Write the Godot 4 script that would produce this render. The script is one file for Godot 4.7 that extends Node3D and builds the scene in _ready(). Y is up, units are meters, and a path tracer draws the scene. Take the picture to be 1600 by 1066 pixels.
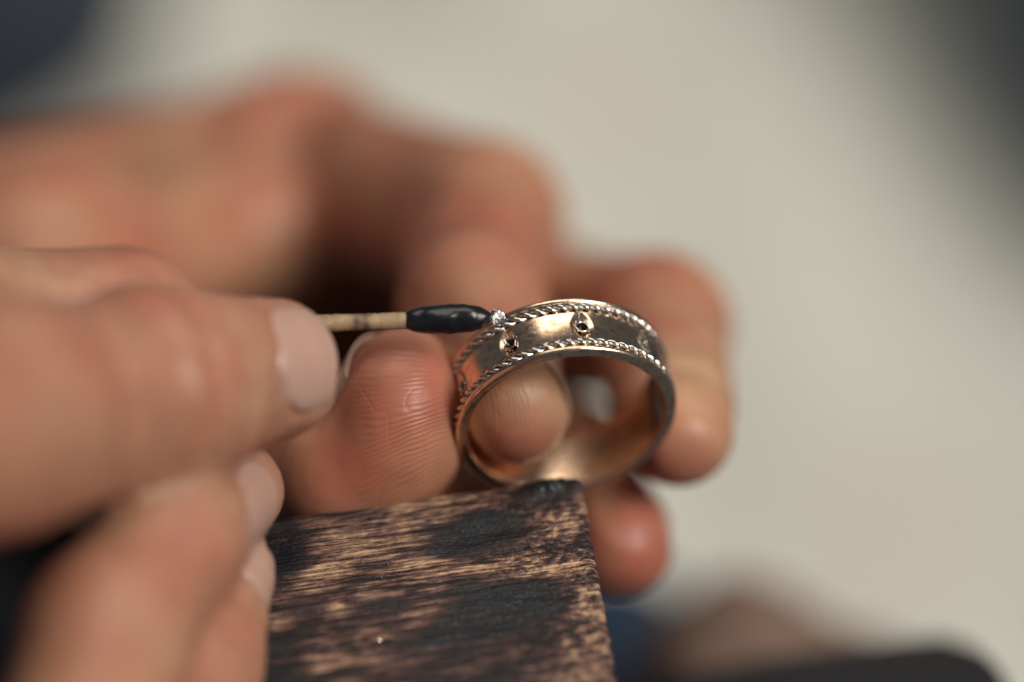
extends Node3D
# A jeweller's hands setting a small diamond into a twisted-wire gold ring on a worn bench pin.
# Everything is laid out in millimetres in a frame whose origin is the point in focus:
# x to the right, y up the picture, z towards the lens. ROOM turns that frame into world metres.

const PITCH := 49.0            # the lens looks down at the bench this steeply
const DIST := 300.0            # lens to point in focus, millimetres
const MM := 0.001
var FRAME: Basis               # axes of the working frame in the world
var FOCUS := Vector3(0, 0.9, 0)
var UP: Vector3                # world up in the working frame
var names := {}

# ------------------------------------------------------------------ helpers

func at(px: float, py: float, z: float) -> Vector3:
	var s := 0.06 * (DIST - z) / DIST
	return Vector3((px - 800.0) * s, -(py - 533.0) * s, z)

func world(v: Vector3) -> Vector3:
	return FOCUS + FRAME * (v * MM)

func numbered(called: String) -> String:
	var n: int = names.get(called, 0)
	names[called] = n + 1
	return called if n == 0 else "%s_%03d" % [called, n]

func thing(called: String, label: String, category: String, base: Vector3, own := Basis.IDENTITY, group := "") -> Node3D:
	var o := Node3D.new()
	o.name = numbered(called)
	add_child(o)
	o.transform = Transform3D(FRAME * own, world(base))
	o.set_meta("label", label)
	o.set_meta("category", category)
	if group != "":
		o.set_meta("group", group)
	return o

func part(called: String, mesh: Mesh, mat: Material, parent: Node3D, label := "") -> MeshInstance3D:
	var o := MeshInstance3D.new()
	o.name = called
	o.mesh = mesh
	o.material_override = mat
	parent.add_child(o, true)
	if label != "":
		o.set_meta("label", label)
	return o

func build_mesh(v: PackedVector3Array, n: PackedVector3Array, idx: PackedInt32Array, uv := PackedVector2Array(), col := PackedColorArray()) -> ArrayMesh:
	var a := []
	a.resize(Mesh.ARRAY_MAX)
	a[Mesh.ARRAY_VERTEX] = v
	a[Mesh.ARRAY_NORMAL] = n
	a[Mesh.ARRAY_INDEX] = idx
	if uv.size():
		a[Mesh.ARRAY_TEX_UV] = uv
	if col.size():
		a[Mesh.ARRAY_COLOR] = col
	var m := ArrayMesh.new()
	m.add_surface_from_arrays(Mesh.PRIMITIVE_TRIANGLES, a)
	return m

func smooth_normals(v: PackedVector3Array, idx: PackedInt32Array) -> PackedVector3Array:
	var n := PackedVector3Array()
	n.resize(v.size())
	for i in range(0, idx.size(), 3):
		var a := idx[i]
		var b := idx[i + 1]
		var c := idx[i + 2]
		var f := (v[c] - v[a]).cross(v[b] - v[a])
		n[a] += f
		n[b] += f
		n[c] += f
	for i in n.size():
		n[i] = n[i].normalized()
	return n

# a grid of rows x cols points; closed in columns when wrap is set
func grid_mesh(p: PackedVector3Array, rows: int, cols: int, wrap: bool, flip := false, uv := PackedVector2Array(), col := PackedColorArray()) -> ArrayMesh:
	var idx := PackedInt32Array()
	var last := cols if wrap else cols - 1
	for r in rows - 1:
		for c in last:
			var a := r * cols + c
			var b := r * cols + (c + 1) % cols
			var d := (r + 1) * cols + c
			var e := (r + 1) * cols + (c + 1) % cols
			if flip:
				idx.append_array([a, d, b, b, d, e])
			else:
				idx.append_array([a, b, d, b, e, d])
	return build_mesh(p, smooth_normals(p, idx), idx, uv, col)

# a tube along points with a radius for each, capped by shrinking ends
func tube_mesh(pts: PackedVector3Array, rad: PackedFloat32Array, sides: int, closed := false) -> ArrayMesh:
	var p := PackedVector3Array()
	var rows := pts.size()
	var side := Vector3.ZERO
	for i in rows:
		var t := (pts[(i + 1) % rows] - pts[(i - 1 + rows) % rows]) if closed else (pts[mini(i + 1, rows - 1)] - pts[maxi(i - 1, 0)])
		t = t.normalized()
		if side == Vector3.ZERO:
			side = t.cross(Vector3.UP if absf(t.y) < 0.8 else Vector3.RIGHT).normalized()
		side = (side - t * side.dot(t)).normalized()
		var b := t.cross(side)
		for k in sides:
			var w := TAU * k / sides
			p.append(pts[i] + (side * cos(w) + b * sin(w)) * rad[i])
	if closed:
		for k in sides:
			p.append(p[k])
	return grid_mesh(p, rows + (1 if closed else 0), sides, true, true)

func lin(r: float, g: float, b: float) -> Color:
	return Color(r, g, b).linear_to_srgb()

func plain_mat(c: Color, rough: float, metal := 0.0) -> StandardMaterial3D:
	var m := StandardMaterial3D.new()
	m.albedo_color = c
	m.roughness = rough
	m.metallic = metal
	return m

func noise(seed_: int, freq: float, octaves := 3) -> FastNoiseLite:
	var n := FastNoiseLite.new()
	n.seed = seed_
	n.noise_type = FastNoiseLite.TYPE_SIMPLEX_SMOOTH
	n.frequency = freq
	n.fractal_octaves = octaves
	return n

# ------------------------------------------------------------------ flesh: a field of tapered bones, meshed as surface nets

class Flesh:
	var a: Array[Vector3] = []
	var ab: Array[Vector3] = []
	var il: PackedFloat32Array = []
	var ra: PackedFloat32Array = []
	var rb: PackedFloat32Array = []
	var w: Array[Vector3] = []
	var f: PackedFloat32Array = []
	var chain: PackedInt32Array = []
	var nails: Array = []     # [axis start, along, out, side, from, length, spread]
	var creases: Array = []   # [centre, direction, width, depth, reach]

	func bone(ch: int, p: Vector3, r0: float, q: Vector3, r1: float, wide := Vector3.UP, wf := 1.0) -> void:
		a.append(p)
		ab.append(q - p)
		il.append(1.0 / maxf((q - p).length_squared(), 1e-6))
		ra.append(r0)
		rb.append(r1)
		var along := (q - p).normalized()
		var ww := wide - along * wide.dot(along)
		w.append(ww.normalized() if ww.length() > 1e-4 else Vector3.ZERO)
		f.append(1.0 - 1.0 / wf)
		chain.append(ch)

	# how far the skin sinks under a nail and swells round it
	func bed(p: Vector3) -> float:
		var d := 0.0
		for e in nails:
			var q: Vector3 = p - e[0]
			if q.length_squared() > 700.0:
				continue
			var along: float = q.dot(e[1])
			var qn: float = q.dot(e[2])
			var qs: float = q.dot(e[3])
			var phi := atan2(qs, qn)
			var x := clampf(phi / e[6], -1.0, 1.0)
			var root := 0.46 * (1.0 - sqrt(maxf(0.0, 1.0 - x * x * 0.92)))
			var m := minf((e[6] - absf(phi)) * Vector2(qn, qs).length(), along - e[4] - root * e[5])
			var end := 1.0 - smoothstep(e[5] * 0.96, e[5] * 1.1, along - e[4])
			d += end * (0.2 * exp(-pow((m + 0.75) / 0.75, 2.0)) - 0.3 * smoothstep(-0.2, 0.7, m))
		return d

	func one(i: int, p: Vector3) -> float:
		var q := p - a[i]
		var h := clampf(q.dot(ab[i]) * il[i], 0.0, 1.0)
		q -= ab[i] * h
		if f[i] != 0.0:
			q -= w[i] * (q.dot(w[i]) * f[i])
		return q.length() - lerpf(ra[i], rb[i], h)

	func smin(x: float, y: float, k: float) -> float:
		var h := maxf(k - absf(x - y), 0.0) / k
		return minf(x, y) - h * h * k * 0.25

	func dist(p: Vector3, use: PackedInt32Array) -> float:
		var palm := 1e3
		var best := 1e3
		var cur := 1e3
		var ch := -1
		for i in use:
			var d := one(i, p)
			if chain[i] == 0:
				palm = smin(palm, d, 8.0)
			elif chain[i] == ch:
				cur = smin(cur, d, 3.0)
			else:
				best = smin(best, cur, 0.7)
				cur = d
				ch = chain[i]
		best = smin(best, cur, 0.7)
		return smin(best, palm, 7.0)

	func all() -> PackedInt32Array:
		return PackedInt32Array(range(a.size()))

	func grad(p: Vector3, use: PackedInt32Array) -> Vector3:
		var e := 0.15
		return Vector3(dist(p + Vector3(e, 0, 0), use) - dist(p - Vector3(e, 0, 0), use), dist(p + Vector3(0, e, 0), use) - dist(p - Vector3(0, e, 0), use), dist(p + Vector3(0, 0, e), use) - dist(p - Vector3(0, 0, e), use)) / (2.0 * e)

	# [vertices, indices]
	func mesh(h: float) -> Array:
		var lo := Vector3(1e5, 1e5, 1e5)
		var hi := -lo
		for i in a.size():
			for q in [a[i], a[i] + ab[i]]:
				var r := maxf(ra[i], rb[i]) * 1.5 + 4.0 * h
				lo = lo.min(q - Vector3(r, r, r))
				hi = hi.max(q + Vector3(r, r, r))
		var B := 4
		var nb := Vector3i(((hi - lo) / (h * B)).ceil()) + Vector3i.ONE
		var nx := nb.x * B + 1
		var ny := nb.y * B + 1
		var nz := nb.z * B + 1
		var nxy := nx * ny
		var vals := PackedFloat32Array()
		vals.resize(nxy * nz)
		vals.fill(99.0)
		var vid := PackedInt32Array()
		vid.resize(nxy * nz)
		vid.fill(-1)
		var half := h * B * 0.5
		var reach := half * 1.7321 * 1.25
		var every := all()
		var blocks: Array[Vector3i] = []
		for bz in nb.z:
			for by in nb.y:
				for bx in nb.x:
					var c := lo + Vector3(bx * B, by * B, bz * B) * h + Vector3(half, half, half)
					var near := 1e3
					var ds := PackedFloat32Array()
					for i in every:
						var d := one(i, c)
						ds.append(d)
						near = minf(near, d)
					if near > reach + 2.5 or near < -reach - 2.5:
						continue
					var use := PackedInt32Array()
					for i in every:
						if ds[i] < near + 2.0 * reach + 7.0:
							use.append(i)
					if absf(dist(c, use)) > reach + 0.4:
						continue
					blocks.append(Vector3i(bx, by, bz) * B)
					for z in range(bz * B, bz * B + B + 1):
						for y in range(by * B, by * B + B + 1):
							var at0 := z * nxy + y * nx
							for x in range(bx * B, bx * B + B + 1):
								if vals[at0 + x] == 99.0:
									vals[at0 + x] = dist(lo + Vector3(x, y, z) * h, use)
		var v := PackedVector3Array()
		var off := [0, 1, nx, nx + 1, nxy, nxy + 1, nxy + nx, nxy + nx + 1]
		var pos := [Vector3(0, 0, 0), Vector3(1, 0, 0), Vector3(0, 1, 0), Vector3(1, 1, 0), Vector3(0, 0, 1), Vector3(1, 0, 1), Vector3(0, 1, 1), Vector3(1, 1, 1)]
		var edges := [[0, 1], [0, 2], [0, 4], [1, 3], [1, 5], [2, 3], [2, 6], [3, 7], [4, 5], [4, 6], [5, 7], [6, 7]]
		for b in blocks:
			for z in range(b.z, b.z + B):
				for y in range(b.y, b.y + B):
					for x in range(b.x, b.x + B):
						var k := z * nxy + y * nx + x
						var s := 0
						for o in off:
							if vals[k + o] < 0.0:
								s += 1
						if s == 0 or s == 8:
							continue
						var sum := Vector3.ZERO
						var n := 0
						for e in edges:
							var d0 := vals[k + off[e[0]]]
							var d1 := vals[k + off[e[1]]]
							if (d0 < 0.0) != (d1 < 0.0):
								var p0: Vector3 = pos[e[0]]
								sum += p0.lerp(pos[e[1]], d0 / (d0 - d1))
								n += 1
						vid[k] = v.size()
						v.append(lo + (Vector3(x, y, z) + sum / n) * h)
		var idx := PackedInt32Array()
		var axes := [[1, nx, nxy], [nx, nxy, 1], [nxy, 1, nx]]
		for b in blocks:
			for z in range(b.z, b.z + B):
				for y in range(b.y, b.y + B):
					for x in range(b.x, b.x + B):
						if x == 0 or y == 0 or z == 0:
							continue
						var k := z * nxy + y * nx + x
						for ax in axes:
							var d0 := vals[k]
							var d1 := vals[k + ax[0]]
							if (d0 < 0.0) == (d1 < 0.0):
								continue
							var q0 := vid[k]
							var q1 := vid[k - ax[1]]
							var q2 := vid[k - ax[1] - ax[2]]
							var q3 := vid[k - ax[2]]
							if q0 < 0 or q1 < 0 or q2 < 0 or q3 < 0:
								continue
							if d0 < 0.0:
								idx.append_array([q0, q2, q1, q0, q3, q2])
							else:
								idx.append_array([q0, q1, q2, q0, q2, q3])
		return [v, idx]

# a nail: a thin curved plate that follows the finger it lies on. axis0 to axis1 runs inside the fingertip, n points out through the nail
func nail_mesh(fl: Flesh, axis0: Vector3, axis1: Vector3, n: Vector3, from: float, length: float, spread: float, over: float, base: Vector3) -> ArrayMesh:
	var t := (axis1 - axis0).normalized()
	n = (n - t * n.dot(t)).normalized()
	var s := t.cross(n)
	fl.nails.append([axis0, t, n, s, from, length, deg_to_rad(spread)])
	var limit := (axis1 - axis0).length()
	var use := fl.all()
	var rows := 19
	var cols := 21
	var top := PackedVector3Array()
	var nor := PackedVector3Array()
	for i in rows:
		var u := float(i) / (rows - 1)
		for j in cols:
			var x := float(j) / (cols - 1) * 2.0 - 1.0
			var root := 0.46 * (1.0 - sqrt(maxf(0.0, 1.0 - x * x * 0.92)))      # rounded at the cuticle
			var tip := 0.24 * x * x                                              # and at the free edge
			var along := from + lerpf(root, 1.0 - tip, u) * length
			var phi := deg_to_rad(spread) * x * (0.88 + 0.12 * sin(u * PI * 0.7 + 0.4))
			var dir := n * cos(phi) + s * sin(phi)
			var past := maxf(along - limit, 0.0)
			dir = (dir + t * past * 0.13).normalized()
			var p := axis0 + t * minf(along, limit)
			for k in 30:
				var d := fl.dist(p, use)
				if absf(d) < 0.005:
					break
				p -= dir * d * 0.9
			var g := fl.grad(p, use).normalized()
			var lift := 0.4 * smoothstep(0.0, 0.12, u) - 0.42 + 0.08 * (1.0 - x * x)
			lift -= 0.22 * smoothstep(0.82, 1.0, absf(x)) * (1.0 - smoothstep(0.8, 1.0, u))
			p += g * lift
			if u > 0.8:
				p += (t * 0.95 + n * 0.15) * over * (u - 0.8) / 0.2 * (1.0 - 0.5 * x * x)
			top.append(p - base)
			nor.append(g)
	# closed plate: top sheet and a bottom sheet 0.35 mm below, joined along the sides
	var p2 := PackedVector3Array()
	for i in rows:
		for j in cols:
			p2.append(top[i * cols + j] * MM)
		for j in cols:
			p2.append((top[i * cols + cols - 1 - j] - nor[i * cols + cols - 1 - j] * 0.35) * MM)
	# close the free edge
	for j in cols * 2:
		var k := (rows - 1) * cols + (j if j < cols else cols * 2 - 1 - j)
		p2.append((top[k] - nor[k] * 0.17) * MM)
	return grid_mesh(p2, rows + 1, cols * 2, true, true)

func flesh_mesh(fl: Flesh, base: Vector3, cell: float, tone: Callable, uv_of: Callable, bump: FastNoiseLite) -> ArrayMesh:
	var made := fl.mesh(cell)
	var v: PackedVector3Array = made[0]
	var idx: PackedInt32Array = made[1]
	var n := smooth_normals(v, idx)
	var col := PackedColorArray()
	var uv := PackedVector2Array()
	for i in v.size():
		var p := v[i]
		col.append(tone.call(p))
		uv.append(uv_of.call(p, n[i]))
		var d := bump.get_noise_3dv(p) * 0.16
		for c in fl.creases:
			var q: Vector3 = p - c[0]
			if q.length_squared() < c[4] * c[4]:
				var t: float = q.dot(c[1]) + bump.get_noise_3dv(p * 2.0 + Vector3(7, 3, 1)) * 0.7
				d -= c[3] * exp(-t * t / (c[2] * c[2])) * (1.0 - smoothstep(0.6 * c[4], c[4], q.length()))
		d += fl.bed(p)
		v[i] = (p + n[i] * d - base) * MM
	return build_mesh(v, smooth_normals(v, idx), idx, uv, col)

func blotch(base: Color, red: Color, n: FastNoiseLite, spots: Array, p: Vector3) -> Color:
	var r := 0.4 + 0.62 * n.get_noise_3dv(p)
	for s in spots:
		var q: Vector3 = p - s[0]
		r += s[2] * exp(-q.length_squared() / (s[1] * s[1]))
	var c := base.lerp(red, clampf(r, -0.35, 1.3))
	var l := 1.0 + 0.16 * n.get_noise_3dv(p * 3.1 + Vector3(40, 0, 9))
	return Color(c.r * l, c.g * l, c.b * l)

func skin_mat() -> StandardMaterial3D:
	var m := StandardMaterial3D.new()
	m.vertex_color_use_as_albedo = true
	m.roughness = 0.45
	m.metallic_specular = 0.5
	m.subsurf_scatter_enabled = true
	m.subsurf_scatter_strength = 0.24
	return m

func nail_mat(c: Color) -> StandardMaterial3D:
	var m := plain_mat(c, 0.26)
	m.subsurf_scatter_enabled = true
	m.subsurf_scatter_strength = 0.1
	return m

# ------------------------------------------------------------------ the scene

func _ready() -> void:
	FRAME = Basis(Vector3.RIGHT, deg_to_rad(-PITCH))
	UP = FRAME.inverse() * Vector3.UP
	# camera
	var cam := Camera3D.new()
	cam.name = "camera"
	var lens := CameraAttributesPhysical.new()
	lens.frustum_focal_length = 112.5
	lens.frustum_near = 0.02
	lens.frustum_far = 20.0
	lens.exposure_aperture = 4.15
	lens.frustum_focus_distance = 0.3005
	cam.attributes = lens
	cam.fov = 2.0 * rad_to_deg(atan(12.0 / 112.5))
	cam.near = 0.02
	cam.far = 20.0
	add_child(cam)
	cam.transform = Transform3D(FRAME, world(Vector3(0, 0, DIST)))
	cam.current = true
	# air and light of the workshop
	var env := Environment.new()
	env.background_mode = Environment.BG_COLOR
	env.background_color = lin(0.064, 0.074, 0.086)
	env.tonemap_mode = Environment.TONE_MAPPER_LINEAR
	env.tonemap_exposure = 1.0
	env.sdfgi_enabled = true
	env.ssao_enabled = true
	env.ssil_enabled = true
	var we := WorldEnvironment.new()
	we.name = "workshop_air"
	we.environment = env
	add_child(we)
	area_light("window_light", FOCUS + Vector3(0.06, 0.85, -0.42), FOCUS, Vector2(0.75, 0.5), 0.36, Color(1.0, 0.965, 0.9))
	area_light("wide_window_light", FOCUS + Vector3(0.82, 0.95, 0.32), FOCUS, Vector2(0.5, 0.5), 1.7, Color(1.0, 0.97, 0.93))
	background()
	bench_pin()
	var grip := left_hand()
	ring()
	tool_and_diamond()
	right_hand()

func area_light(called: String, from: Vector3, to: Vector3, size: Vector2, energy: float, c: Color) -> void:
	var l := AreaLight3D.new()
	l.name = called
	l.area_size = size
	l.light_energy = energy
	l.light_color = c
	l.shadow_enabled = true
	l.area_normalize_energy = true
	add_child(l)
	l.look_at_from_position(from, to, Vector3.UP if absf((to - from).normalized().y) < 0.95 else Vector3.FORWARD)

func background() -> void:
	# pale apron far behind the bench pin
	var n := noise(5, 0.012, 3)
	var base := at(800, 533, -470)
	var rows := 60
	var cols := 80
	var p := PackedVector3Array()
	for sheet in [0.0, -3.0]:
		for r in rows:
			for c in cols:
				var x := (float(c) / (cols - 1) - 0.5) * 520.0
				var y := (float(r) / (rows - 1) - 0.5) * 400.0
				p.append(Vector3(x, y, -470.0 + 16.0 * n.get_noise_2d(x * 0.7, y * 0.4) + sheet - 0.0006 * x * x) - base)
	var front := PackedVector3Array()
	for r in rows:
		for c in cols:
			front.append(p[r * cols + c] * MM)
		for c in cols:
			front.append(p[rows * cols + r * cols + cols - 1 - c] * MM)
	var tint := PackedColorArray()
	for q in front:
		var w := q / MM + base
		var dirt := 0.5 + 0.5 * n.get_noise_2d(w.x * 1.4 + 300.0, w.y * 1.4)
		var c := Color(0.77, 0.765, 0.685).lerp(Color(0.68, 0.66, 0.57), dirt * 0.6)
		for s in [[940, 155, 9.0, 0.5], [1410, 830, 13.0, 0.45], [1180, 690, 10.0, 0.15]]:
			var d := w - at(s[0], s[1], -470.0)
			c = c.lerp(Color(0.42, 0.28, 0.22), s[3] * exp(-(d.x * d.x + d.y * d.y) / (s[2] * s[2])))
		tint.append(c)
	var apron := thing("apron", "pale beige canvas apron filling the blurred background", "apron", base)
	var m := plain_mat(Color.WHITE, 0.9)
	m.vertex_color_use_as_albedo = true
	part("canvas", grid_mesh(front, rows, cols * 2, true, false, PackedVector2Array(), tint), m, apron)
	# dark navy cloth lumps at the upper corners; added shade lump lower left
	blob("dark_lump", "dark navy cloth in the upper right corner, far out of focus", "cloth", plain_mat(lin(0.014, 0.024, 0.06), 0.9), [[at(1760, -480, -410), 45.0, at(2150, 0, -410), 45.0]], 3.0)
	blob("dark_lump", "dark blue cloth blurred in the upper left corner above the wrist", "cloth", plain_mat(lin(0.035, 0.045, 0.065), 0.9), [[at(-240, -260, -440), 64.0, at(-30, -50, -440), 44.0]], 3.0)
	blob("blue_cloth", "dark blue cloth low beside the right edge of the bench pin", "cloth", plain_mat(lin(0.012, 0.03, 0.06), 0.9), [[at(965, 1085, -150), 17.0, at(980, 1300, -150), 20.0]], 2.5)
	blob("leather_scrap", "blurred brown scrap at the lower right beyond the dark block", "leather", plain_mat(lin(0.16, 0.10, 0.075), 0.8), [[at(1180, 1080, -95), 15.0, at(1300, 1110, -95), 11.0]], 2.5)
	blob("dark_lump", "dark lump added for the shade at the lower left, below the foreground hand", "cloth", plain_mat(lin(0.03, 0.034, 0.042), 0.9), [[at(-420, 1000, -60), 22.0, at(150, 1000, -60), 15.0], [at(150, 1000, -60), 15.0, at(300, 1400, -60), 20.0]], 2.5)  # this lump is added to darken the gap below the hand like shade
	# dark wooden block at the lower right
	var c0 := at(1380, 1085, -34)
	var block := thing("wooden_block", "dark stained wooden block at the lower right, rounded end", "block", c0)
	var bp := PackedVector3Array()
	var nn := noise(8, 0.2, 2)
	var outline := [Vector2(-340, 200), Vector2(-345, 5), Vector2(-320, -16), Vector2(-150, -45), Vector2(40, -70), Vector2(120, -73), Vector2(160, -62), Vector2(185, -35), Vector2(205, 5), Vector2(230, 200)]
	for zz in [0.6, 0.0, -12.0, -12.6]:
		var inset := 0.93 if absf(zz + 6.0) > 6.3 else 1.0
		for q in outline:
			bp.append(Vector3(q.x * inset, -q.y * inset, 0) * 0.0667 + Vector3(0, 0, zz) + Vector3(0, nn.get_noise_2d(q.x, zz) * 0.4, 0))
	var capped := PackedVector3Array()
	for k in outline.size():
		capped.append(Vector3(-4, -6, 0.7))
	capped.append_array(bp)
	for k in outline.size():
		capped.append(Vector3(-4, -6, -12.7))
	bp = capped
	for i in bp.size():
		bp[i] *= MM
	part("body", grid_mesh(bp, 6, outline.size(), true, true), plain_mat(lin(0.013, 0.012, 0.013), 0.9), block)

# a soft lump made of bones
func blob(called: String, label: String, category: String, mat: Material, bones: Array, cell: float) -> void:
	var fl := Flesh.new()
	for b in bones:
		fl.bone(0, b[0], b[1], b[2], b[3])
	var o := thing(called, label, category, bones[0][0])
	var base: Vector3 = bones[0][0]
	var made := fl.mesh(cell)
	var v: PackedVector3Array = made[0]
	var n := smooth_normals(v, made[1])
	var bump := noise(31, 0.05, 3)
	for i in v.size():
		v[i] = (v[i] + n[i] * bump.get_noise_3dv(v[i]) * cell * 1.2 - base) * MM
	part("folds", build_mesh(v, smooth_normals(v, made[1]), made[1]), mat, o)

# ------------------------------------------------------------------ bench pin

var plane_c := 0.0

func on_pin(px: float, py: float) -> Vector3:
	# where the sight line through a point of the picture meets the top of the bench pin
	var eye := Vector3(0, 0, DIST)
	var d := at(px, py, 0.0) - eye
	var k := (plane_c - UP.dot(eye)) / UP.dot(d)
	return eye + d * k

func bench_pin() -> void:
	plane_c = UP.dot(at(700, 885, 0.0))
	var A := on_pin(907, 737)
	var Bq := on_pin(430, 801)
	var C := on_pin(966, 1066)
	var gx := (A - Bq).normalized()                 # along the grain
	var gz := UP.cross(gx)                          # away from or towards the lens
	if gz.z < 0.0:
		gz = -gz
	var wide := 46.0
	var deep := 44.0
	var lean := (C - A).dot(gx) / (C - A).dot(gz)   # the right edge runs a little outwards
	var base := A + UP * -9.0
	var own := Basis(gx, UP, gx.cross(UP))
	var sgn := 1.0 if own.z.dot(gz) > 0.0 else -1.0
	var pin := thing("bench_pin", "worn wooden bench pin with dark burn stains under the ring", "bench pin", base, own)
	# local: x along grain (0 at right edge, negative to the left), y up, z away from the far edge towards the lens
	var rel := noise(21, 0.16, 4)
	var fine := noise(22, 1.1, 2)
	var stains := []
	for s in [[762, 832, 4.2, 2.0, 1.0], [700, 855, 2.8, 1.5, 0.7], [770, 962, 6.0, 3.8, 0.95], [680, 1010, 4.0, 3.0, 0.4], [850, 772, 3.4, 1.8, 0.65], [430, 860, 3.0, 4.2, 1.0], [800, 1060, 6.0, 2.0, 0.35], [590, 950, 3.0, 1.4, 0.6], [480, 960, 2.2, 1.6, 0.6], [885, 752, 2.6, 1.5, 0.6], [560, 1050, 4.0, 1.5, 0.35], [410, 1040, 4.0, 3.0, 0.8], [855, 930, 2.2, 2.4, 0.4]]:
		var q := on_pin(s[0], s[1]) - A
		stains.append([q.dot(gx), q.dot(gz), s[2], s[3], s[4]])
	var bare := []
	for s in [[560, 870, 7.0, 3.0, 0.5], [860, 882, 3.6, 1.6, 0.35], [620, 965, 4.0, 1.6, 0.5], [928, 985, 0.9, 2.0, 0.35], [925, 1045, 1.2, 1.0, 0.35], [720, 765, 4.0, 0.9, 0.3]]:
		var q := on_pin(s[0], s[1]) - A
		bare.append([q.dot(gx), q.dot(gz), s[2], s[3], s[4]])
	# top and sides as one skin over a grid; v runs over the far face, the top, then the near face
	var cols := 260
	var rows := 240
	var p := PackedVector3Array()
	var uv := PackedVector2Array()
	for r in rows:
		for c in cols:
			var s := float(c) / (cols - 1)
			var t := float(r) / (rows - 1)
			# profile across: far face (0..0.12), top (0.12..1)
			var z := 0.0
			var y := 9.0
			var far_round := 1.5
			if t < 0.12:
				z = 0.0
				y = lerpf(-6.0, 9.0 - far_round, t / 0.12)
			elif t < 0.2:
				var w := (t - 0.12) / 0.08 * PI * 0.5
				z = far_round * (1.0 - cos(w))
				y = 9.0 - far_round * (1.0 - sin(w))
			else:
				z = far_round + (t - 0.2) / 0.8 * deep
			var x := 0.0
			var drop := 0.0
			var edge := 0.75 + 0.3 * fine.get_noise_1d(t * 9.0)
			if s > 0.93:
				x = lean * z
				drop = (s - 0.93) / 0.07 * 15.0 + edge
			elif s > 0.88:
				var w := (s - 0.88) / 0.05 * PI * 0.5
				x = lean * z - edge + edge * sin(w)
				drop = edge * (1.0 - cos(w))
			else:
				x = lerpf(-wide, lean * z - edge, s / 0.88)
			y -= drop * (1.0 if t > 0.12 else 1.0)
			y = maxf(y, -6.0)
			var wear := rel.get_noise_2d(x * 0.35, z * 1.6) * 0.28 + fine.get_noise_2d(x * 0.25, z * 1.6) * 0.035
			for q in stains:
				var e := Vector2((x - q[0]) / q[2], (z - q[1]) / q[3]).length_squared()
				wear -= 0.22 * q[4] * exp(-e * 1.5)
			var bump_end := (0.55 + 0.5 * fine.get_noise_2d(x * 0.5, z * 0.5 + 70.0)) * exp(-(pow((x + 3.4) / 2.6, 2) + pow((z - 0.9) / 1.5, 2)))   # a raised burr at the far corner
			p.append(Vector3(x + fine.get_noise_2d(z * 0.25, y * 0.25) * 0.12, y + (wear + bump_end) * smoothstep(-5.0, 8.0, y), z * sgn) * MM)
			uv.append(Vector2((x + wide) / 50.0, z / 50.0))
	part("board", grid_mesh(p, rows, cols, false, sgn > 0.0, uv), pin_mat(stains, bare, wide), pin)
	filings(A, gx, gz)

# tiny bright filings lying on the worn top
func filings(A: Vector3, gx: Vector3, gz: Vector3) -> void:
	var rng := RandomNumberGenerator.new()
	rng.seed = 12
	var mm := MultiMesh.new()
	mm.transform_format = MultiMesh.TRANSFORM_3D
	var chip := PrismMesh.new()
	chip.size = Vector3(0.16, 0.06, 0.09) * MM
	mm.mesh = chip
	mm.instance_count = 70
	for i in 70:
		var p := A + gx * rng.randf_range(-36.0, -1.5) + gz * rng.randf_range(2.0, 24.0) + UP * 0.12
		var k := rng.randf_range(0.5, 1.5)
		mm.set_instance_transform(i, Transform3D(Basis.from_euler(Vector3(rng.randf() * TAU, rng.randf() * TAU, rng.randf() * TAU)).scaled(Vector3(k, k, k)), (p - A) * MM))
	var o := MultiMeshInstance3D.new()
	o.name = "metal_filings"
	o.multimesh = mm
	o.material_override = plain_mat(lin(0.75, 0.68, 0.55), 0.3, 1.0)
	add_child(o)
	o.transform = Transform3D(FRAME, world(A))
	o.set_meta("label", "tiny bright metal filings scattered over the worn bench pin")
	o.set_meta("category", "filings")
	o.set_meta("kind", "stuff")

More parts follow.
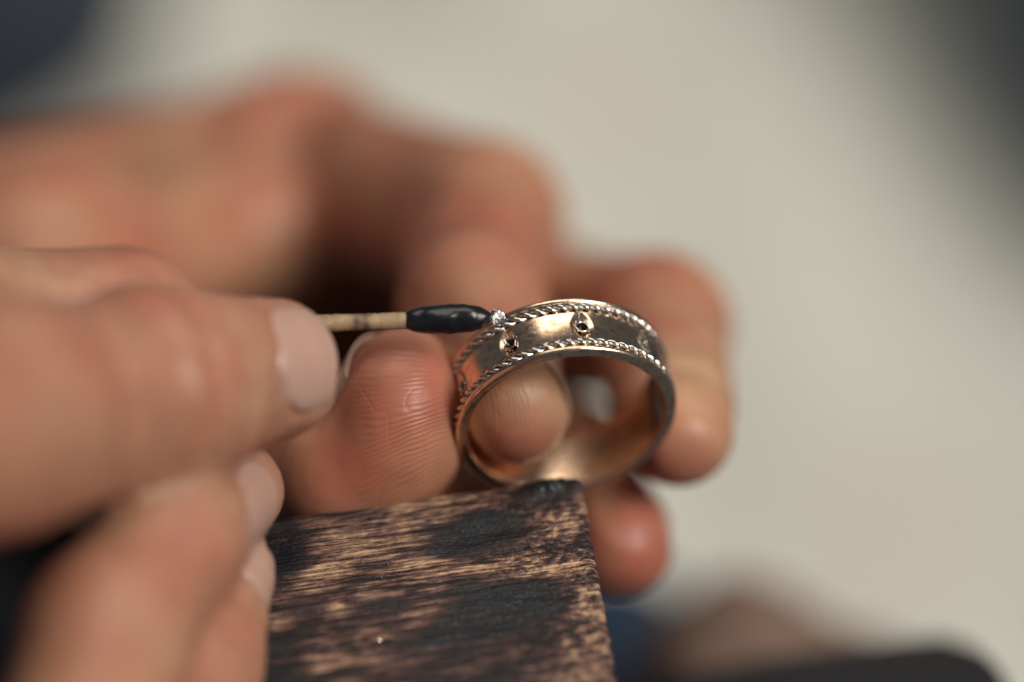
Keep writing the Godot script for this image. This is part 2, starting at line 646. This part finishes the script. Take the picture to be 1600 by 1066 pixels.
func pin_mat(stains: Array, bare: Array, wide: float) -> StandardMaterial3D:
	var S := 1024
	var im := Image.create_empty(S, S, false, Image.FORMAT_RGB8)
	var hm := Image.create_empty(S, S, false, Image.FORMAT_RGB8)
	var rm := Image.create_empty(S, S, false, Image.FORMAT_RGB8)
	var speck := noise(44, 2.2, 2)
	var grain := noise(41, 1.0, 5)
	grain.fractal_gain = 0.62
	grain.fractal_lacunarity = 2.3
	var patch := noise(42, 0.16, 4)
	patch.fractal_gain = 0.6
	var flake := noise(43, 0.9, 5)
	flake.fractal_gain = 0.75
	var tan_c := Color(0.35, 0.225, 0.135)
	var mid_c := Color(0.165, 0.092, 0.068)
	var red_c := Color(0.080, 0.040, 0.036)
	var dark_c := Color(0.020, 0.014, 0.014)
	var black_c := Color(0.008, 0.010, 0.014)
	for j in S:
		var z := float(j) / S * 50.0
		for i in S:
			var x := float(i) / S * 50.0 - wide
			var g := grain.get_noise_2d(x * 0.055, z * 0.8)
			var g2 := grain.get_noise_2d(x * 0.16 + 90.0, z * 3.1 + 50.0)
			var fl := flake.get_noise_2d(x * 0.6, z * 1.3)
			var pt := patch.get_noise_2d(x * 0.5 + 7.0, z * 1.2)
			var soot := 0.0
			for q in stains:
				var ex: float = (x - q[0]) / q[2]
				var ez: float = (z - q[1]) / q[3]
				var e := ex * ex + ez * ez
				if e < 4.0:
					soot += 1.0 * q[4] * exp(-e * e * 0.8 - e * 0.2)
			var bright := 0.0
			for q in bare:
				var ex: float = (x - q[0]) / q[2]
				var ez: float = (z - q[1]) / q[3]
				var e := ex * ex + ez * ez
				if e < 6.0:
					bright += q[4] * exp(-e)
			var streaky := smoothstep(-5.0, -15.0, x)           # clean saw streaks left, flaked wear right
			var k := lerpf(fl * 1.25 + g2 * 0.35, g * 1.05 + g2 * 0.8 + fl * 0.25, streaky) + 0.75 * bright - soot * clampf(1.0 + 1.5 * fl + 1.1 * g2, 0.0, 2.2) + pt * 0.8 - 0.19
			var c := black_c.lerp(dark_c, smoothstep(-1.2, -0.5, k))
			c = c.lerp(red_c, smoothstep(-0.55, -0.1, k))
			c = c.lerp(mid_c, smoothstep(-0.2, 0.14, k))
			c = c.lerp(tan_c, smoothstep(0.08, 0.55, k))
			var fib := grain.get_noise_2d(x * 0.1 + 33.0, z * 8.0 + 11.0)
			var l := maxf(0.12, 1.0 + 0.8 * g2 + 0.7 * fl + 1.1 * fib)
			im.set_pixel(i, j, Color(c.r * l, c.g * l, c.b * l).linear_to_srgb())
			var h := clampf(0.5 + 0.3 * k + 0.35 * g2 + 0.25 * fl, 0.0, 1.0)
			var sp := speck.get_noise_2d(x * 0.8, z * 1.1)
			h = clampf(h + 0.12 * sp * smoothstep(0.0, 0.5, soot), 0.0, 1.0)
			hm.set_pixel(i, j, Color(h, h, h))
			var ro := clampf(0.58 - 0.3 * smoothstep(0.2, 0.8, soot) * smoothstep(0.0, 0.4, sp + 0.1) - 0.15 * g2, 0.2, 0.8)
			rm.set_pixel(i, j, Color(ro, ro, ro))
	var m := StandardMaterial3D.new()
	m.albedo_texture = ImageTexture.create_from_image(im)
	m.heightmap_enabled = true
	m.heightmap_texture = ImageTexture.create_from_image(hm)
	m.heightmap_scale = 0.02
	m.roughness = 1.0
	m.roughness_texture = ImageTexture.create_from_image(rm)
	m.metallic_specular = 0.4
	m.texture_repeat = false
	return m

# ------------------------------------------------------------------ ring

const RING_R := 10.75
const RING_W := 6.8
var ring_h: Vector3
var ring_u: Vector3
var ring_a: Vector3
var ring_near: Vector3

func ring_axes() -> void:
	ring_a = Vector3(0.163, -0.737, 0.655).normalized()
	ring_h = Vector3(cos(deg_to_rad(12.5)), sin(deg_to_rad(12.5)), 0)
	ring_h = (ring_h - ring_a * ring_h.dot(ring_a)).normalized()
	ring_u = ring_a.cross(ring_h).normalized()
	ring_near = at(886, 664, -6.0)

func ring_point(deg: float, r: float, s: float) -> Vector3:
	return ring_near + ring_a * (s - RING_W) + (ring_h * cos(deg_to_rad(deg)) + ring_u * sin(deg_to_rad(deg))) * r

func ring() -> void:
	ring_axes()
	var base := ring_near
	var own := Basis(ring_h, ring_u, ring_a)
	var o := thing("ring", "gold ring with two twisted silver wire borders and small stone seats", "ring", base, own)
	var gold := metal_mat(lin(0.80, 0.53, 0.34), 0.2, 61)
	var tarnish := NoiseTexture2D.new()
	tarnish.width = 512
	tarnish.height = 512
	tarnish.seamless = true
	tarnish.noise = noise(66, 0.012, 5)
	var tg := Gradient.new()
	tg.offsets = PackedFloat32Array([0.0, 0.3, 0.5, 1.0])
	tg.colors = PackedColorArray([lin(0.44, 0.23, 0.13), lin(0.75, 0.49, 0.32), lin(0.89, 0.65, 0.46), lin(0.95, 0.73, 0.54)])
	tarnish.color_ramp = tg
	gold.albedo_color = Color.WHITE
	gold.albedo_texture = tarnish
	var silver := metal_mat(lin(0.68, 0.65, 0.60), 0.19, 62)
	var black := metal_mat(lin(0.05, 0.045, 0.045), 0.35, 63)
	var seats := []
	var first := 71.0
	for k in 9:
		seats.append(first + 40.0 * k)
	var angles := PackedFloat32Array()
	for k in 1440:
		var d := k * 0.25
		var near := false
		for s in seats:
			if absf(wrapf(d - s, -180.0, 180.0)) < 7.0:
				near = true
		if near or k % 8 == 0:
			angles.append(d)
	# profile from the far edge round the outside to the near edge and back along the inside: (s, r)
	var prof := PackedVector2Array()
	for q in [Vector2(0.25, 9.6), Vector2(0.05, 9.7), Vector2(0.0, 9.85), Vector2(0.0, 10.3), Vector2(0.05, 10.52), Vector2(0.2, 10.68), Vector2(0.4, 10.74), Vector2(0.6, 10.68), Vector2(0.74, 10.5), Vector2(0.8, 10.2), Vector2(1.6, 10.2), Vector2(1.66, 10.36), Vector2(1.72, 10.40)]:
		prof.append(q)
	for k in 15:
		var s := lerpf(1.8, 5.1, k / 14.0)
		prof.append(Vector2(s, 10.40 + 0.10 * pow(absf(s - 3.45) / 1.65, 2.0) - 0.10))
	for q in [Vector2(5.18, 10.40), Vector2(5.24, 10.36), Vector2(5.3, 10.2), Vector2(6.0, 10.2), Vector2(6.05, 10.5), Vector2(6.18, 10.66), Vector2(6.36, 10.74), Vector2(6.56, 10.70), Vector2(6.72, 10.55), Vector2(6.79, 10.36), Vector2(6.82, 10.1), Vector2(6.80, 9.86), Vector2(6.74, 9.72), Vector2(6.6, 9.6), Vector2(6.3, 9.53), Vector2(5.0, 9.49), Vector2(3.4, 9.47), Vector2(1.8, 9.49), Vector2(0.5, 9.55), Vector2(0.25, 9.6)]:
		prof.append(q)
	var p := PackedVector3Array()
	var uv := PackedVector2Array()
	for i in prof.size():
		for d in angles:
			var q := prof[i]
			var r := q.y
			if q.x > 1.5 and q.x < 5.4 and q.y > 10.25:
				for s in seats:
					var e := deg_to_rad(wrapf(d - s, -180.0, 180.0)) * 10.4
					var span := 1.15 * (1.0 - pow(absf(q.x - 3.45) / 1.95, 2.0))
					if span > 0.0 and absf(e) < span:
						r -= 0.5 * (span - absf(e)) / 1.15
						var hole := Vector2(e, q.x - 3.45).length()
						if hole < 0.6:
							r = minf(r, 9.66)
			p.append(Vector3(cos(deg_to_rad(d)) * r, sin(deg_to_rad(d)) * r, q.x - RING_W) * MM)
			uv.append(Vector2(d / 36.0, q.x / 6.8 + (0.5 if q.y < 9.5 else 0.0)))
	part("band", grid_mesh(p, prof.size(), angles.size(), true, false, uv), gold, o)
	# blackened grooves under the wires
	for sc in [1.2, 5.65]:
		var groove := PackedVector3Array()
		for q in [Vector2(-0.41, 10.19), Vector2(-0.40, 10.3), Vector2(-0.3, 10.24), Vector2(0.0, 10.22), Vector2(0.3, 10.24), Vector2(0.36, 10.3), Vector2(0.37, 10.19)]:
			for k in 240:
				groove.append(Vector3(cos(TAU * k / 240.0) * q.y, sin(TAU * k / 240.0) * q.y, sc + q.x - RING_W) * MM)
		part("groove", grid_mesh(groove, 7, 240, true, false), black, o)
	# two borders of two wires twisted together
	for sc in [1.2, 5.65]:
		var rope := part("twisted_wire", twist(sc, 0.0), silver, o)
		part("strand", twist(sc, PI), silver, rope)
	# stone seats
	var proto: MeshInstance3D = null
	for s in seats:
		var centre := Vector3(cos(deg_to_rad(s)), sin(deg_to_rad(s)), 0)
		var e := Vector3(-sin(deg_to_rad(s)), cos(deg_to_rad(s)), 0)
		var t := Transform3D(Basis(e, Vector3(0, 0, 1), centre) , (centre * 10.12 + Vector3(0, 0, 3.45 - RING_W)) * MM)
		if proto == null:
			var tor := PackedVector3Array()
			var rad := PackedFloat32Array()
			for k in 32:
				tor.append(Vector3(cos(TAU * k / 32.0) * 0.58, sin(TAU * k / 32.0) * 0.58, 0.06) * MM)
				rad.append(0.085 * MM)
			proto = part("stone_seat", tube_mesh(tor, rad, 10, true), silver, o)
			var cup := PackedVector3Array()
			for q in [Vector2(0.58, 0.08), Vector2(0.52, 0.0), Vector2(0.4, -0.2), Vector2(0.2, -0.42), Vector2(0.05, -0.46), Vector2(0.0, -0.46)]:
				for k in 24:
					cup.append(Vector3(cos(TAU * k / 24.0) * q.x, sin(TAU * k / 24.0) * q.x, q.y) * MM)
			part("hole", grid_mesh(cup, 6, 24, true, true), black, proto)
			for k in 4:
				var ball := SphereMesh.new()
				ball.radius = 0.10 * MM
				ball.height = 0.2 * MM
				ball.radial_segments = 14
				ball.rings = 8
				var b := part("bead", ball, silver, proto)
				var w := TAU * (k + 0.5) / 4.0
				b.position = Vector3(cos(w) * 0.74, sin(w) * 0.80, 0.14) * MM
			proto.transform = t
		else:
			var c := proto.duplicate()
			o.add_child(c, true)
			c.name = "stone_seat_%03d" % (o.get_child_count())
			c.transform = t

func twist(sc: float, phase: float) -> ArrayMesh:
	var pts := PackedVector3Array()
	var rad := PackedFloat32Array()
	var turns := 29
	var steps := turns * 16
	for i in steps:
		var d := TAU * i / steps
		var w := -d * turns + phase
		var r := 10.44 + 0.25 * cos(w)
		pts.append(Vector3(cos(d) * r, sin(d) * r, sc - RING_W + 0.25 * sin(w)) * MM)
		rad.append(0.24 * MM)
	return tube_mesh(pts, rad, 10, true)

func metal_mat(c: Color, rough: float, seed_: int) -> StandardMaterial3D:
	var m := plain_mat(c, 1.0, 1.0)
	var t := NoiseTexture2D.new()
	t.width = 512
	t.height = 512
	t.seamless = true
	var n := noise(seed_, 0.02, 5)
	t.noise = n
	t.color_ramp = ramp([[0.0, rough * 0.8], [0.5, rough], [1.0, minf(rough * 1.5, 0.8)]])
	m.roughness_texture = t
	m.uv1_triplanar = true
	m.uv1_scale = Vector3(160, 160, 160)
	return m

func ramp(stops: Array) -> Gradient:
	var g := Gradient.new()
	var off := PackedFloat32Array()
	var col := PackedColorArray()
	for s in stops:
		off.append(s[0])
		col.append(Color(s[1], s[1], s[1]))
	g.offsets = off
	g.colors = col
	return g

# ------------------------------------------------------------------ wax tool and diamond

func tool_and_diamond() -> void:
	var tip := at(769, 496, 1.0)
	var neck := at(632, 501, 1.4)
	var back := at(300, 512, 3.0)
	var n := noise(71, 0.45, 3)
	var o := thing("wax_stick", "thin tan stick tipped with black wax, pointing at the ring", "tool", neck)
	var ax := (tip - neck).normalized()
	var side := ax.cross(Vector3.BACK).normalized()
	var b := ax.cross(side)
	var length := (tip - neck).length()
	var prof := [[-0.02, 0.0], [-0.015, 0.55], [0.02, 0.82], [0.1, 1.08], [0.2, 1.25], [0.32, 1.36], [0.45, 1.42], [0.58, 1.42], [0.7, 1.36], [0.8, 1.2], [0.88, 0.98], [0.94, 0.74], [0.98, 0.48], [1.0, 0.22], [1.003, 0.0]]
	var p := PackedVector3Array()
	var rows := 60
	for i in rows:
		var u := float(i) / (rows - 1) * (prof.size() - 1)
		var k := mini(int(u), prof.size() - 2)
		var fr := u - k
		var x := lerpf(prof[k][0], prof[k + 1][0], fr)
		var r := lerpf(prof[k][1], prof[k + 1][1], fr)
		for j in 40:
			var w := TAU * j / 40.0
			var q := ax * (x * length) + (side * cos(w) + b * sin(w)) * r
			var d := 1.0 + 0.15 * n.get_noise_3dv(q * 0.9) + 0.035 * n.get_noise_3dv(q * 2.2) + 0.012 * n.get_noise_3dv(q * 6.0)
			p.append((ax * (x * length) + (side * cos(w) + b * sin(w)) * r * d) * MM)
	var wax := plain_mat(lin(0.008, 0.009, 0.012), 0.3)
	part("wax_tip", grid_mesh(p, rows, 40, true, true), wax, o)
	var pts := PackedVector3Array()
	var rad := PackedFloat32Array()
	var m := 80
	for i in m:
		var u := float(i) / (m - 1)
		pts.append((back.lerp(neck + ax * 0.6, u) - neck) * MM)
		rad.append((0.78 + 0.07 * n.get_noise_1d(u * 60.0)) * MM * (0.0 if i == 0 or i == m - 1 else 1.0))
	var wood := plain_mat(Color.WHITE, 0.5)
	var t := NoiseTexture2D.new()
	t.width = 256
	t.height = 256
	t.seamless = true
	t.noise = noise(72, 0.008, 3)
	var g := Gradient.new()
	g.offsets = PackedFloat32Array([0.0, 0.2, 0.5, 1.0])
	g.colors = PackedColorArray([lin(0.05, 0.03, 0.03), lin(0.14, 0.085, 0.06), lin(0.33, 0.23, 0.13), lin(0.46, 0.34, 0.20)])
	t.color_ramp = g
	wood.albedo_texture = t
	wood.uv1_triplanar = true
	wood.uv1_scale = Vector3(180, 180, 180)
	part("stick", tube_mesh(pts, rad, 20), wood, o)
	# the brilliant
	var c := at(778, 496, 1.2)
	var own := Basis.looking_at(Vector3(-0.25, -0.5, -0.8), Vector3.UP)
	var d := thing("diamond", "tiny clear cut diamond stuck to the wax tip", "diamond", c, own)
	var gem := plain_mat(Color(1, 1, 1, 0.0), 0.0)
	gem.refraction_enabled = true
	gem.refraction_scale = 0.142
	part("stone", brilliant(0.86), gem, d)

func brilliant(R: float) -> ArrayMesh:
	# z is the way the table faces
	var st := SurfaceTool.new()
	st.begin(Mesh.PRIMITIVE_TRIANGLES)
	var up := 0.33 * R
	var thick := 0.05 * R
	var table := []
	var star := []
	var gird := []
	var low := []
	for k in 8:
		var w := TAU * k / 8.0
		table.append(Vector3(cos(w) * 0.56, sin(w) * 0.56, 0) * R + Vector3(0, 0, up + thick))
		var w2 := TAU * (k + 0.5) / 8.0
		star.append(Vector3(cos(w2) * 0.78, sin(w2) * 0.78, 0) * R + Vector3(0, 0, up * 0.55 + thick))
	for k in 16:
		var w := TAU * k / 16.0
		gird.append(Vector3(cos(w), sin(w), 0) * R + Vector3(0, 0, thick))
		low.append(Vector3(cos(w), sin(w), 0) * R + Vector3(0, 0, -thick))
	var culet := Vector3(0, 0, -0.86 * R)
	var mids := []
	for k in 8:
		var w := TAU * k / 8.0
		mids.append(Vector3(cos(w) * 0.26, sin(w) * 0.26, 0) * R + Vector3(0, 0, -0.86 * R * 0.74))
	var tris := []
	for k in 8:
		var k1 := (k + 1) % 8
		tris.append([Vector3(0, 0, up + thick), table[k], table[k1]])
		tris.append([table[k], star[k], table[k1]])
		tris.append([table[k], gird[2 * k], star[k]])
		tris.append([star[k], gird[(2 * k + 2) % 16], table[k1]])
		tris.append([star[k], gird[2 * k], gird[2 * k + 1]])
		tris.append([star[k], gird[2 * k + 1], gird[(2 * k + 2) % 16]])
		tris.append([mids[k], low[2 * k + 1], low[2 * k]])
		tris.append([mids[k], mids[k1], low[2 * k + 1]])
		tris.append([mids[k1], low[(2 * k + 2) % 16], low[2 * k + 1]])
		tris.append([culet, mids[k1], mids[k]])
	for k in 16:
		var k1 := (k + 1) % 16
		tris.append([gird[k], low[k], low[k1]])
		tris.append([gird[k], low[k1], gird[k1]])
	for t in tris:
		var f: Vector3 = (t[2] - t[0]).cross(t[1] - t[0])
		var mid: Vector3 = (t[0] + t[1] + t[2]) / 3.0
		var order := [0, 1, 2] if f.dot(mid) > 0.0 else [0, 2, 1]
		f = f.normalized() * (1.0 if f.dot(mid) > 0.0 else -1.0)
		for q in order:
			st.set_normal(f)
			st.add_vertex(t[q] * MM)
	return st.commit()

# ------------------------------------------------------------------ hands

func B(fl: Flesh, ch: int, p: Array, q: Array, wide := Vector3.UP, wf := 1.0) -> void:
	fl.bone(ch, at(p[0], p[1], p[2]), p[3], at(q[0], q[1], q[2]), q[3], wide, wf)

func left_hand() -> Flesh:
	ring_axes()
	var fl := Flesh.new()
	# back of the hand and the web of the thumb
	B(fl, 0, [462, 272, -88, 12], [-250, 485, -80, 16])
	B(fl, 0, [600, 375, -112, 12], [-200, 540, -110, 17])
	B(fl, 0, [400, 355, -74, 9.5], [60, 465, -56, 13])
	B(fl, 0, [60, 465, -56, 13], [-250, 510, -70, 17])
	B(fl, 0, [-250, 500, -85, 19], [-900, 500, -110, 23])
	# index finger, bent down behind the ring so that its tip comes through it
	B(fl, 1, [478, 268, -86, 10], [752, 345, -54, 8.8])
	B(fl, 1, [752, 345, -54, 8.7], [738, 490, -27, 7.2])
	B(fl, 1, [738, 490, -27, 7.2], [806, 634, -9.5, 5.15], Vector3(0, 0.5, 1), 1.15)
	# middle finger
	B(fl, 2, [600, 330, -110, 11], [865, 502, -64, 8.4])
	B(fl, 2, [865, 502, -64, 8.4], [1028, 508, -42, 7.3])
	B(fl, 2, [1028, 508, -42, 7.3], [1058, 672, -18, 6.0])
	# ring finger
	B(fl, 3, [520, 440, -120, 10], [720, 716, -78, 8.0])
	B(fl, 3, [720, 716, -78, 8.0], [880, 728, -45, 7.0])
	B(fl, 3, [880, 728, -45, 7.0], [968, 848, -23, 5.6])
	# little finger, hidden under the others
	B(fl, 4, [380, 520, -120, 9], [520, 720, -92, 7])
	B(fl, 4, [520, 720, -92, 7], [640, 800, -66, 6])
	B(fl, 4, [640, 800, -66, 6], [700, 880, -46, 5])
	# thumb, bent back with its pad against the ring
	B(fl, 5, [60, 460, -52, 13], [230, 720, -30, 9.5])
	B(fl, 5, [230, 720, -30, 9.5], [540, 735, -13, 7.4], Vector3(0, 0, 1), 1.1)
	B(fl, 5, [535, 730, -12, 6.8], [615, 688, -11, 6.0], Vector3(0, 0, 1), 1.3)
	B(fl, 5, [617, 655, -10, 5.9], [619, 636, -9.5, 5.9], Vector3(0, 0, 1), 1.3)
	B(fl, 5, [615, 688, -11, 6.0], [629, 605, -8, 5.2], Vector3(0, 0, 1), 1.35)
	for c in [[785, 300, -44, 0.7, 0.35, 9], [545, 290, -76, 3.0, 2.2, 16], [425, 270, -70, 2.2, 1.3, 15], [300, 300, -66, 3.0, 1.0, 16], [690, 400, -42, 1.5, 0.9, 9]]:
		fl.creases.append([at(c[0], c[1], c[2]), Vector3(0.8, 0.3, 0.5).normalized(), c[3], c[4], c[5]])
	var base := at(-250, 430, -85)
	var o := thing("hand", "hand holding the ring between thumb and curled index finger, behind the pin", "hand", base)
	var n := noise(81, 0.08, 4)
	var spots := [[at(630, 600, -4), 9.0, 0.35], [at(560, 760, -8), 9.0, 0.3], [at(965, 860, -20), 8.0, 0.5], [at(1060, 750, -18), 6.0, 0.4], [at(1090, 610, -18), 8.0, -0.7], [at(805, 700, -8), 4.0, 0.2], [at(840, 600, -6), 6.0, -0.6], [at(470, 190, -80), 14.0, 0.2], [at(770, 420, -35), 12.0, 0.4]]  # the pale spot on the middle fingertip paints in the light falling on it
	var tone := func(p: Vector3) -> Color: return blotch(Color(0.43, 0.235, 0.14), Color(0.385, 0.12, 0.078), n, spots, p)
	var uv_of := func(p: Vector3, nn: Vector3) -> Vector2: return pad_uv(p, nn)
	var m := skin_mat()
	m.heightmap_enabled = true
	m.heightmap_texture = ridge_texture()
	m.heightmap_scale = 0.0055
	m.texture_repeat = false
	var nm := nail_mat(lin(0.52, 0.33, 0.25))
	part("fingernail", nail_mesh(fl, at(615, 685, -10), at(629, 605, -8), Vector3(-1, 0.1, -0.62), 0.5, 8.2, 60.0, 0.5, base), nm, o)
	part("fingernail", nail_mesh(fl, at(780, 580, -16), at(806, 638, -9.5), Vector3(1, 0.25, -0.35), 1.5, 7.6, 60.0, 0.3, base), nm, o)
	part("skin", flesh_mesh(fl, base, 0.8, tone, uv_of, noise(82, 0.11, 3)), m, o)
	return fl

# picture-plane position back from a point of the working frame
func px_of(p: Vector3) -> Vector2:
	var s := 0.06 * (DIST - p.z) / DIST
	return Vector2(p.x / s + 800.0, 533.0 - p.y / s)

func pad_uv(p: Vector3, n: Vector3) -> Vector2:
	# thumb pad: ridges run round the finger; index pad: ridges run along it. x counts ridges, y says where on the sheet
	var th := p - at(630, 640, -3)
	if th.length() < 16.0 and p.x < at(712, 600, 0).x + 1.0 and p.y < at(600, 515, 0).y + 2.0 and p.z > -22.0:
		var y := -th.y                         # down the thumb, mm
		var x := th.x
		var slope := 0.55 * clampf((y + 4.0) / 10.0, 0.0, 1.0)
		return Vector2((y + slope * x + 10.0) / 24.0, clampf((x + 8.0) / 16.0, 0.02, 0.98) * 0.5)
	var ix := p - at(812, 640, -6)
	if ix.length() < 10.0 and p.z > -18.0:
		return Vector2((ix.x + 0.12 * ix.y + 0.02 * ix.y * ix.y + 6.5) * 1.22 / 24.0, 0.5 + clampf((ix.y + 8.0) / 16.0, 0.02, 0.98) * 0.5)
	return Vector2(0.001, 0.001)

func ridge_texture() -> ImageTexture:
	var S := 1024
	var im := Image.create_empty(S, S, false, Image.FORMAT_RGB8)
	var warp := noise(91, 0.012, 3)
	var gap := noise(92, 0.05, 2)
	var cut := noise(93, 0.006, 2)
	for j in S:
		for i in S:
			var u := float(i) / S * 24.0             # mm across the ridges
			var v := float(j) / S
			var along := fposmod(v * 2.0, 1.0) * 16.0
			var w := u + warp.get_noise_2d(i * 0.32, j * 0.25) * 0.6 + 0.035 * gap.get_noise_2d(i * 0.6, j * 0.4)
			var h := 0.5 + 0.5 * sin(TAU * w / 0.52)
			h = pow(h, 0.7)
			var amp := 0.8 + 0.5 * gap.get_noise_2d(i * 0.3, j * 0.2)
			var fade := smoothstep(0.0, 1.5, u) * (1.0 - smoothstep(20.0, 24.0, u)) * smoothstep(2.0, 5.0, along) * (1.0 - smoothstep(14.5, 15.9, along))
			if v >= 0.5:
				amp *= 0.75
				fade = smoothstep(0.0, 2.0, u) * (1.0 - smoothstep(12.0, 14.0, u)) * smoothstep(0.5, 3.0, along) * (1.0 - smoothstep(13.0, 15.5, along))
			h = 0.5 + (h - 0.5) * clampf(amp, 0.1, 1.2) * fade * 0.8 - 0.35 * fade * smoothstep(0.93, 0.99, 1.0 - absf(cut.get_noise_2d(i * 0.4, j * 0.9)))
			im.set_pixel(i, j, Color(h, h, h))
	return ImageTexture.create_from_image(im)

func right_hand() -> void:
	var fl := Flesh.new()
	B(fl, 0, [-560, 900, 62, 16], [0, 1750, 60, 13])
	B(fl, 0, [-560, 1200, 70, 20], [-1300, 1500, 110, 23])
	B(fl, 0, [-420, 745, 58, 12], [-560, 900, 62, 16])
	# index finger along the tool
	B(fl, 1, [-420, 730, 60, 11.5], [-25, 652, 31, 10.0])
	B(fl, 1, [-25, 652, 31, 9.9], [240, 610, 14, 8.4])
	B(fl, 1, [240, 610, 14, 8.4], [432, 578, 5.5, 5.7], Vector3.UP, 1.14)
	# thumb behind it
	B(fl, 2, [195, 508, -10, 7.8], [-60, 528, -3, 8.2])
	B(fl, 2, [-60, 528, -3, 8.2], [-420, 680, 30, 12])
	# middle finger
	B(fl, 3, [40, 1560, 48, 9.0], [165, 990, 24, 7.0])
	B(fl, 3, [165, 990, 24, 7.0], [262, 848, 15, 6.2])
	B(fl, 3, [262, 848, 15, 6.2], [358, 768, 2.5, 5.1])
	# ring finger
	B(fl, 4, [-100, 1650, 58, 9.5], [170, 1230, 24, 8.0])
	B(fl, 4, [170, 1230, 24, 8.0], [285, 1040, 12, 6.7])
	B(fl, 4, [285, 1040, 12, 6.7], [340, 905, 5.5, 5.2])
	# little finger
	B(fl, 5, [-100, 1800, 60, 8.5], [60, 1410, 34, 7])
	B(fl, 5, [60, 1410, 34, 7], [150, 1300, 24, 6.2])
	B(fl, 5, [150, 1300, 24, 6.2], [215, 1190, 14, 4.8])
	var fdir := (at(432, 578, 5.5) - at(240, 606, 14)).normalized()
	for c in [[255, 602, 21, 1.0, 0.6], [215, 604, 23, 1.0, 0.55], [310, 596, 18, 0.8, 0.45], [350, 590, 14, 0.6, 0.25], [150, 612, 26, 1.2, 0.35], [-10, 628, 42, 0.8, 0.5], [-50, 628, 44, 0.8, 0.5], [30, 625, 40, 0.8, 0.4]]:
		fl.creases.append([at(c[0], c[1], c[2]), fdir, c[3], c[4], 10.0])
	var base := at(-600, 1000, 64)
	var o := thing("hand", "blurred foreground hand gripping the thin wax tipped stick", "hand", base)
	var n := noise(83, 0.085, 4)
	var spots := [[at(380, 560, 8), 5.0, 0.2], [at(290, 600, 20), 7.0, 0.15], [at(40, 640, 38), 12.0, 0.15]]
	var tone := func(p: Vector3) -> Color: return blotch(Color(0.40, 0.225, 0.14), Color(0.36, 0.12, 0.08), n, spots, p)
	var uv_of := func(_p: Vector3, _n: Vector3) -> Vector2: return Vector2.ZERO
	var sm := skin_mat()
	var pores := NoiseTexture2D.new()
	pores.width = 512
	pores.height = 512
	pores.seamless = true
	var cell := FastNoiseLite.new()
	cell.seed = 85
	cell.noise_type = FastNoiseLite.TYPE_CELLULAR
	cell.cellular_return_type = FastNoiseLite.RETURN_DISTANCE2_SUB
	cell.frequency = 0.05
	pores.noise = cell
	sm.heightmap_enabled = true
	sm.heightmap_texture = pores
	sm.heightmap_scale = 0.006
	sm.uv1_triplanar = true
	sm.uv1_scale = Vector3(70, 70, 70)
	var nm := nail_mat(lin(0.47, 0.275, 0.215))
	part("fingernail", nail_mesh(fl, at(240, 606, 14), at(432, 578, 5.5), Vector3(0.2, 0.2, 1), 9.3, 9.2, 58.0, 0.4, base), nm, o)
	part("fingernail", nail_mesh(fl, at(262, 848, 15), at(358, 768, 2.5), Vector3(1, 0.1, 0.25), 5.5, 7.5, 55.0, 0.3, base), nm, o)
	part("fingernail", nail_mesh(fl, at(285, 1040, 12), at(340, 905, 5.5), Vector3(1, 0.15, 0.35), 7.5, 7.0, 55.0, 0.3, base), nm, o)
	part("skin", flesh_mesh(fl, base, 0.9, tone, uv_of, noise(84, 0.12, 3)), sm, o)
